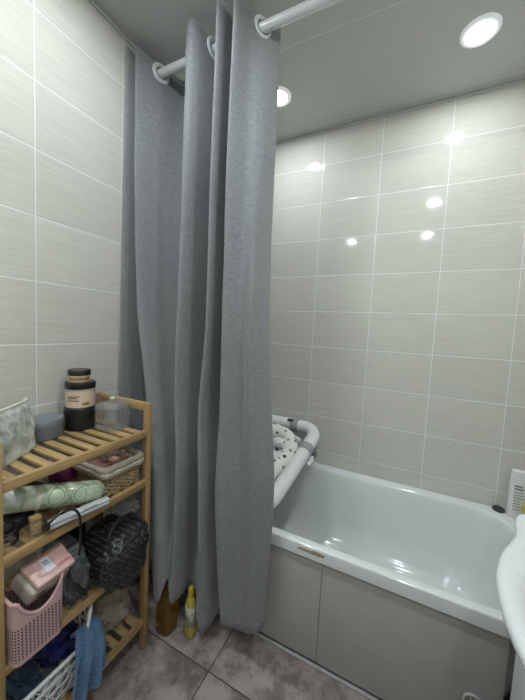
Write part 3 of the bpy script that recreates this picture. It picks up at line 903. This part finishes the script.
# --- third shelf
def pink_basket():
    x0, x1, y0, y1 = 0.205, 0.336, -1.418, -1.296
    t = thing('pink_basket', 'pink slotted plastic basket at the near end of the third shelf', 'basket', ((x0 + x1) / 2, (y0 + y1) / 2, Z3))
    hx, hy = (x1 - x0) / 2, (y1 - y0) / 2
    H = 0.172
    def ring(k, ins=0.0, full=H):
        g = 0.94 + 0.06 * k
        L = []
        for x, y, _ in rrect(-hx * g + ins, hx * g - ins, -hy * g + ins, hy * g - ins, 0.016, 0, 6, 14):
            dip = 0.056 * max(0.0, 1 - (y / (hy * 0.86)) ** 2) ** 0.8 if abs(x) > hx * g * 0.8 else 0.0
            L.append((x, y, (full - dip) * k))
        return L
    bm = B()
    loops = [ring(0.0, 0.01)] + [ring(k / 12) for k in range(0, 13)] + [ring(1.0, 0.003)] + [ring(k / 12, 0.003) for k in range(11, 0, -1)] + [ring(0.02, 0.003)]
    loft(bm, loops); link('slotted_wall', bm, 'pinkb', t, angle=50)
    bm = B(); L = ring(1.0, 0.001); tube(bm, L, 0.0042, 8, True); link('rim', bm, 'pinkrim', t)
pink_basket()

def hexa(bm, top, bot, bev=0.006):
    vs = [bm.verts.new(p) for p in top + bot]
    n = 4
    bm.faces.new(vs[:4]); bm.faces.new(vs[4:][::-1])
    for i in range(4): bm.faces.new((vs[i], vs[4 + i], vs[4 + (i + 1) % 4], vs[(i + 1) % 4]))
    bmesh.ops.bevel(bm, geom=bm.edges[:], offset=bev, segments=3, profile=0.6, affect='EDGES')

def wipes():
    c = Vector((0.28, -1.325, 0.60))
    t = thing('wipes_pack', 'pink and beige wet wipes pack sticking out of the pink basket', 'pack', c)
    A, Bv, C, D = [Vector(p) - c for p in ((0.262, -1.372, 0.622), (0.262, -1.268, 0.630), (0.338, -1.270, 0.601), (0.338, -1.366, 0.5936))]
    nrm = (Bv - A).cross(D - A).normalized()
    if nrm.z < 0: nrm = -nrm
    dn = -nrm * 0.050
    bm = B(); hexa(bm, [A, Bv, C, D], [p + dn * 0.34 for p in (A, Bv, C, D)], 0.006); link('pink_top', bm, 'palepink', t)
    bm = B(); sh = (A - Bv).normalized() * 0.022
    hexa(bm, [p + dn * 0.30 + sh * 0.5 for p in (A, Bv, C, D)], [p + dn * 0.92 + sh for p in (A, Bv, C, D)], 0.006); link('beige_base', bm, 'beigefilm', t)
    ex, ey = (Bv - A).normalized(), (D - A).normalized()
    def quad(bm, u0, u1, v0, v1, up=0.0012):
        P = [A + ex * u + ey * v + nrm * h for h in (0.0002, up) for u, v in ((u0, v0), (u1, v0), (u1, v1), (u0, v1))]
        vs = [bm.verts.new(p) for p in P]
        bm.faces.new(vs[:4][::-1]); bm.faces.new(vs[4:])
        for i in range(4): bm.faces.new((vs[i], vs[(i + 1) % 4], vs[4 + (i + 1) % 4], vs[4 + i]))
    bm = B(); quad(bm, 0.034, 0.056, 0.018, 0.060); s = link('sticker', bm, 'sticker', t, label='pale blue opening sticker')
    bm = B(); quad(bm, 0.039, 0.051, 0.026, 0.030, 0.0018); quad(bm, 0.039, 0.051, 0.034, 0.037, 0.0018); link('sticker_print', bm, 'tubblue', s)
    bm = B(); quad(bm, 0.058, 0.092, 0.062, 0.064); quad(bm, 0.062, 0.092, 0.057, 0.059); link('red_lines', bm, 'red', t)
    # small printed emblem on the beige flank facing the room
    fc = (D + dn * 0.62 + sh) + ex * 0.03
    fn = ey
    bm = B()
    def circ(r, cx, ph=0, span=2 * pi):
        return [fc + ex * (cx + r * cos(q)) + nrm * (r * sin(q)) + fn * 0.0016 for q in [ph + span * i / 20 for i in range(20)]]
    tube(bm, circ(0.008, 0.0), 0.0009, 5, True); tube(bm, [fc + ex * -0.004 + nrm * 0.005 + fn * 0.0016, fc + fn * 0.0016 - nrm * 0.004, fc + ex * 0.005 + nrm * 0.005 + fn * 0.0016], 0.0009, 5)
    tube(bm, [fc + ex * 0.011 - nrm * 0.005 + fn * 0.0016, fc + ex * 0.013 + nrm * 0.006 + fn * 0.0016, fc + ex * 0.016 + fn * 0.0016], 0.0009, 5)
    link('printed_emblem', bm, 'print', t)
wipes()

def grey_bag():
    t = thing('nylon_bag', 'slumped grey nylon bag on the third shelf behind the pink basket', 'bag', (0.212, -1.230, Z3))
    bm = B(); vs = blob(bm, (0, 0, 0.077), (0.082, 0.047, 0.088), 0.2, 2.6, 4, 5, 0.7)
    for v in vs: v.co.z = max(v.co.z, 0.001)
    link('bag_body', bm, 'greybag', t, angle=180)
    bm = B(); tube(bm, catmull([(0.06, -0.02, 0.11), (0.09, -0.01, 0.06), (0.094, 0.01, 0.04), (0.09, 0.03, 0.06)], 8), 0.008, 8, flat=0.35); link('strap', bm, 'blackleather', t)
    bm = B(); box(bm, -0.02, 0.05, -0.012, 0.012, 0.135, 0.15, 0.004); link('zip_top', bm, 'blackleather', t)
grey_bag()

def handbag():
    # slumps outward over the front rail
    t = thing('handbag', 'black handbag with grey diamond pattern slumped over the third shelf edge', 'handbag', (0.258, -1.090, Z3))
    bm = B(); vs = blob(bm, (0, 0, 0.082), (0.105, 0.098, 0.082), 0.10, 2.2, 9, 5, 0.62)
    for v in vs:
        v.co.z = max(v.co.z, 0.001)
        v.co.x += 0.02 * max(0, v.co.z - 0.05) / 0.1 - 0.004
        if v.co.x > 0.056 and v.co.z < 0.08:            # hanging belly in front of the rail
            k = min(1, (v.co.x - 0.056) / 0.03)
            v.co.z -= 0.06 * k * (1 - v.co.z / 0.08)
    link('bag_body', bm, 'blackbag', t, angle=180)
    bm = B(); tube(bm, catmull([(0.09, -0.075, 0.13), (0.075, -0.07, 0.185), (0.055, -0.02, 0.205), (0.05, 0.04, 0.19), (0.075, 0.07, 0.125)], 8), 0.0055, 10, flat=0.6); link('handle', bm, 'blackleather', t)
    bm = B(); tube(bm, catmull([(0.095, -0.085, 0.11), (0.10, -0.03, 0.14), (0.098, 0.03, 0.135), (0.092, 0.075, 0.105)], 8), 0.004, 8); link('zip', bm, 'blackleather', t)
handbag()
t = thing('leather_pouch', 'black leather pouch standing between the grey bag and the patterned handbag', 'pouch', (0.100, -1.150, Z3))
bm = B(); vs = blob(bm, (0, 0, 0.095), (0.05, 0.045, 0.095), 0.08, 2, 2, 4, 0.6)
for v in vs: v.co.z = max(v.co.z, 0.001)
link('pouch_body', bm, 'blackleather', t, angle=180)
bm = B(); tube(bm, catmull([(0.03, -0.03, 0.17), (0.045, -0.02, 0.21), (0.04, 0.01, 0.215), (0.03, 0.03, 0.17)], 8), 0.004, 8); link('strap', bm, 'blackleather', t)

bm = B(); vs = blob(bm, (0, 0, 0.03), (0.06, 0.045, 0.03), 0.5, 3.5, 6, 5)
o = link('plastic_wrap', bm, 'wrap', None, angle=180); o.location = (0.225, -1.035, Z3 + 0.168)
tag(o, 'crumpled clear plastic wrap lying on top of the patterned handbag', 'plastic wrap')
bm = B(); box(bm, -0.006, 0.006, -0.034, 0.034, 0, 0.0015, 0.0005); box(bm, 0.006, 0.018, -0.034, 0.034, 0.0005, 0.002, 0.0005)
o = link('silver_card', bm, 'cardsil'); o.location = (0.342, -1.062, Z3 + 0.112); o.rotation_euler = (radians(-20), radians(52), radians(-8))
tag(o, 'silver grey card lying on the handbag below the plastic wrap', 'card')

# --- bottom shelf
def laundry():
    x0, x1, y0, y1 = 0.055, 0.296, -1.412, -1.178
    t = thing('laundry_basket', 'white lattice plastic laundry basket on the bottom shelf', 'basket', ((x0 + x1) / 2, (y0 + y1) / 2, Z4))
    hx, hy = (x1 - x0) / 2, (y1 - y0) / 2
    def ring(k, ins=0.0):
        g = 0.84 + 0.16 * k
        L = []
        for x, y, _ in rrect(-hx * g + ins, hx * g - ins, -hy * g + ins, hy * g - ins, 0.04, 0, 8, 14):
            h = 0.130 + 0.095 * max(0.0, min(1.0, (hx * 0.75 - x) / 0.10), min(1.0, (y - hy * 0.62) / 0.035))
            L.append((x, y, h * k))
        return L
    bm = B()
    ribs = [ring(k / 7) for k in range(8)]
    for k in (1, 3, 5):
        tube(bm, ribs[k], 0.0034, 6, True)
    n = len(ribs[0])
    for i in range(n):
        if i % 3 == 0: tube(bm, [ribs[k][(i + k) % n] for k in range(8)], 0.0024, 5)
        if i % 3 == 1: tube(bm, [ribs[k][(i - k) % n] for k in range(8)], 0.0018, 5)
    link('lattice_wall', bm, 'whitep', t)
    bm = B(); tube(bm, ring(1.0), 0.0062, 10, True); link('rim', bm, 'whitep', t)
    bm = B(); loft(bm, [ring(0.0, 0.0), [(x, y, 0.004) for x, y, z in ring(0.0, 0.0)]]); link('bottom', bm, 'whitep', t)
laundry()

def cloth_heap(name, label, mat, c, rad, amp, freq, seed, floor=None, cat='clothing'):
    bm = B(); vs = blob(bm, (0, 0, rad[2]), rad, amp, freq, seed, 5, 0.85)
    for v in vs:
        d = noise.noise(v.co * 45 + Vector((seed, 0, 0)))
        v.co += v.co.normalized() * 0.004 * d
        v.co.z = max(v.co.z, 0.001)
    o = link(name, bm, mat, None, angle=180); o.location = c
    tag(o, label, cat)
    return o
cloth_heap('folded_jeans', 'dark denim bundle at the near side of the white laundry basket', 'denim2', (0.165, -1.346, Z4 + 0.006), (0.085, 0.048, 0.060), 0.25, 2.4, 3)
cloth_heap('navy_garment', 'crumpled navy blue garment in the middle of the white laundry basket', 'navy', (0.170, -1.245, Z4 + 0.055), (0.080, 0.052, 0.056), 0.35, 2.6, 5)
def hanging_denim():
    bm = B()
    # path over the rim: from inside the basket, over the front edge, down outside
    prof = [(0.255, 0.285), (0.268, 0.306), (0.285, 0.312), (0.300, 0.300), (0.318, 0.262), (0.327, 0.21), (0.332, 0.16), (0.336, 0.105)]
    path = catmull([(x, 0, z) for x, z in prof], 6)
    loops = []
    m = 40
    for i, p in enumerate(path):
        k = i / (len(path) - 1)
        y0 = -1.240 - 0.055 * k ** 1.3 + 0.006 * sin(k * 5); y1 = -1.186 + 0.014 * sin(k * 3.0) + 0.012 * k
        L = []
        for j in range(m + 1):
            u = j / m
            f = 0.011 * sin(u * 17 + k * 1.5) * (0.35 + 0.65 * k) + 0.008 * noise.noise(Vector((u * 6, k * 5, 2)))
            cut = -0.02 * (1 - u) * k ** 3 + 0.055 * u * k ** 3
            L.append((p.x + f + 0.006, y0 + (y1 - y0) * u, p.z + 0.4 * f * (1 - k) + cut))
        loops.append(L)
    loft(bm, loops, False, False, closed=False)
    o = link('denim_shirt', bm, 'denim', None, angle=180); solid(o, 0.004)
    tag(o, 'light blue denim garment hanging over the front of the white laundry basket', 'clothing')
hanging_denim()
cloth_heap('cotton_bag', 'beige crumpled cotton bag on the bottom shelf under the patterned handbag', 'beige', (0.150, -1.060, Z4), (0.115, 0.068, 0.075), 0.25, 2.2, 8, cat='bag')
cloth_heap('straw_scrubber', 'small brown straw scrubber in front of the beige bag on the bottom shelf', 'straw', (0.250, -1.148, Z4), (0.026, 0.032, 0.014), 0.5, 4, 2, cat='scrubber')

# --- bottles on the floor by the curtain
def oil_bottle():
    t = thing('oil_bottle', 'large amber bottle standing on the floor between the rack and curtain folds', 'bottle', (0.318, -0.872, 0))
    def L(a, z): return rrect(-a, a, -a, a, a * 0.62, z, 6, 3)
    prof = [(0.034, 0), (0.0385, 0.006), (0.0385, 0.05), (0.0355, 0.058), (0.0385, 0.066), (0.0385, 0.10), (0.0355, 0.108), (0.0385, 0.116), (0.0385, 0.16), (0.033, 0.185), (0.016, 0.215), (0.014, 0.250)]
    bm = B(); loft(bm, [L(a, z) for a, z in prof]); link('body', bm, 'oil', t)
    bm = B(); lathe(bm, [(0.017, 0.250), (0.017, 0.270), (0.015, 0.272)], 24); link('cap', bm, 'oilc', t)
    bm = B(); tube(bm, catmull([(0.0, -0.035, 0.175), (0.0, -0.040, 0.19), (0.0, -0.034, 0.225), (0.0, -0.014, 0.238)], 6), 0.005, 8); link('handle', bm, 'oil', t)
oil_bottle()
def cleaner():
    t = thing('cleaner_bottle', 'slim yellow bottle standing on the floor beside the amber bottle', 'bottle', (0.421, -0.846, 0), radians(-20))
    bm = B()
    def L(a, b_, z): return rrect(-a, a, -b_, b_, min(a, b_) * 0.85, z, 6, 3)
    loft(bm, [L(0.022, 0.016, 0), L(0.025, 0.018, 0.004), L(0.025, 0.018, 0.06), L(0.021, 0.016, 0.10), L(0.023, 0.017, 0.14), L(0.013, 0.012, 0.168), L(0.010, 0.010, 0.175)]); link('body', bm, 'yellow', t)
    bm = B(); loft(bm, [L(0.0256, 0.0186, 0.052), L(0.0222, 0.0172, 0.10), L(0.0238, 0.0178, 0.132)], False, False); o = link('label', bm, 'ylabel', t, label='pale printed label'); solid(o, 0.0006)
    bm = B(); lathe(bm, [(0.0125, 0.175), (0.0125, 0.200), (0.009, 0.210), (0.005, 0.213)], 20); link('cap', bm, 'oilc', t)
cleaner()

# ------------------------------------------------------------------ baby bath with cushion
def baby_bath():
    # oval ring sloping from the back wall down to the front rim
    th = math.atan2(0.19, 0.58)
    c = Vector((0.402, -0.374, 0.604))
    t = thing('baby_bath', 'white folding baby bath ring laid across the left half of the bathtub', 'baby bath', c)
    t.rotation_euler = (th, 0, 0)
    hx, hy = 0.315, 0.312
    tp = lambda y: 1 - 0.20 * (1 - (y / hy + 1) / 2)
    L = [(x * tp(y), y, z) for x, y, z in rrect(-hx, hx, -hy, hy, 0.09, 0, 12, 16)]
    bm = B(); tube(bm, [Vector((p[0], p[1], 0.012 * (abs(p[1]) / hy) ** 2)) for p in L], 0.036, 16, True, flat=0.95); link('ring_tube', bm, 'whitep', t)
    # soft folding bowl
    def S(k, z): return [(x * k, y * k, z) for x, y, _ in L]
    bm = B(); loft(bm, [S(0.93, 0.0), S(0.90, -0.02), S(0.86, -0.045), S(0.82, -0.05), S(0.78, -0.068), S(0.4, -0.07)], False, True)
    o = link('soft_bowl', bm, 'tubgrey', t, label='grey folding bowl'); solid(o, 0.003)
    def clamp(a, b_, r=0.0395):
        bm = B(); tube(bm, [a, b_], r, 18); return link('corner_joint', bm, 'tubgrey', t, label='grey joint sleeve')
    clamp((0.150, hy, 0.012), (0.195, hy - 0.001, 0.012)); clamp((hx * tp(0.105), 0.105, 0.001), (hx * tp(0.15), 0.150, 0.003))
    clamp((-0.19, -hy, 0.012), (-0.15, -hy, 0.012)); clamp((-hx * tp(-0.115), -0.115, 0.001), (-hx * tp(-0.075), -0.075, 0.001))
    bm = B(); box(bm, 0.130, 0.165, hy - 0.022, hy - 0.004, 0.046, 0.054, 0.002); link('lock_button', bm, 'blackp', t, label='black lock button')
    for x, y in ((hx + 0.006, 0.20), (-hx - 0.006, 0.20)):
        bm = B(); tube(bm, [(x, y, -0.02), (x, y + 0.004, -0.095)], [0.018, 0.023], 14, flat=0.6); link('folding_foot', bm, 'tubblue', t, label='slate grey folded foot')
    bm = B(); tube(bm, [(hx + 0.018, 0.085, -0.018), (hx + 0.035, 0.085, -0.030)], 0.008, 12); box(bm, hx + 0.012, hx + 0.030, 0.05, 0.12, -0.03, -0.020, 0.003); link('hook', bm, 'whitep', t)
    # cushion lying in it
    k = thing('baby_bath_cushion', 'white dotted infant cushion lying inside the baby bath ring', 'cushion', c)
    k.rotation_euler = (th, 0, 0)
    bm = B()
    P = catmull([(0.155, -0.19, 0.0), (0.205, -0.05, 0.012), (0.225, 0.09, 0.018), (0.17, 0.175, 0.025), (0.05, 0.19, 0.025), (-0.08, 0.16, 0.02), (-0.12, 0.0, 0.01), (-0.08, -0.17, 0.0), (0.06, -0.215, 0.0)], 8, True)
    tube(bm, P, [0.040 + 0.006 * noise.noise(Vector(p) * 14) for p in P], 16, True); link('bolster', bm, 'dotted', k)
    bm = B(); blob(bm, (0.05, -0.01, -0.008), (0.19, 0.19, 0.034), 0.18, 3, 3, 5); link('pad', bm, 'dotted', k)
    for x, y in ((0.245, 0.150), (0.10, 0.225)):
        bm = B(); blob(bm, (x, y - 0.01, 0.044), (0.022, 0.010, 0.024), 0.05, 2, 1, 3); link('ear', bm, 'dotted', k)
    bm = B(); blob(bm, (0.165, 0.085, 0.045), (0.05, 0.028, 0.026), 0.12, 2, 7, 4); link('head_support', bm, 'dotted', k)
baby_bath()

# ------------------------------------------------------------------ camera, world, view
W = bpy.data.worlds.new('world'); SC.world = W; W.use_nodes = True
W.node_tree.nodes['Background'].inputs[0].default_value = (0.02, 0.02, 0.02, 1)
W.node_tree.nodes['Background'].inputs[1].default_value = 0.0

yaw, pit, rol, f = 0.451739609, -0.0716936626, 0.0492359173, 291.777651
cyw, syw, cp, sp, cr, sr = cos(yaw), sin(yaw), cos(pit), sin(pit), cos(rol), sin(rol)
fw = Vector((-syw * cp, cyw * cp, sp)); r0 = Vector((cyw, syw, 0)); u0 = r0.cross(fw)
rt = r0 * cr + u0 * sr; up = -r0 * sr + u0 * cr
cam = bpy.data.cameras.new('camera'); co = bpy.data.objects.new('camera', cam); COL.objects.link(co)
co.matrix_world = Matrix(((rt.x, up.x, -fw.x, 1.13974), (rt.y, up.y, -fw.y, -1.76158), (rt.z, up.z, -fw.z, 1.29), (0, 0, 0, 1)))
cam.sensor_fit = 'HORIZONTAL'; cam.sensor_width = 36.0; cam.lens = f / 525 * 36
cam.clip_start = 0.01
SC.camera = co

vs = SC.view_settings
vs.view_transform = 'Standard'; vs.look = 'None'; vs.gamma = 1.0; vs.exposure = 1.95
vs.use_curve_mapping = False
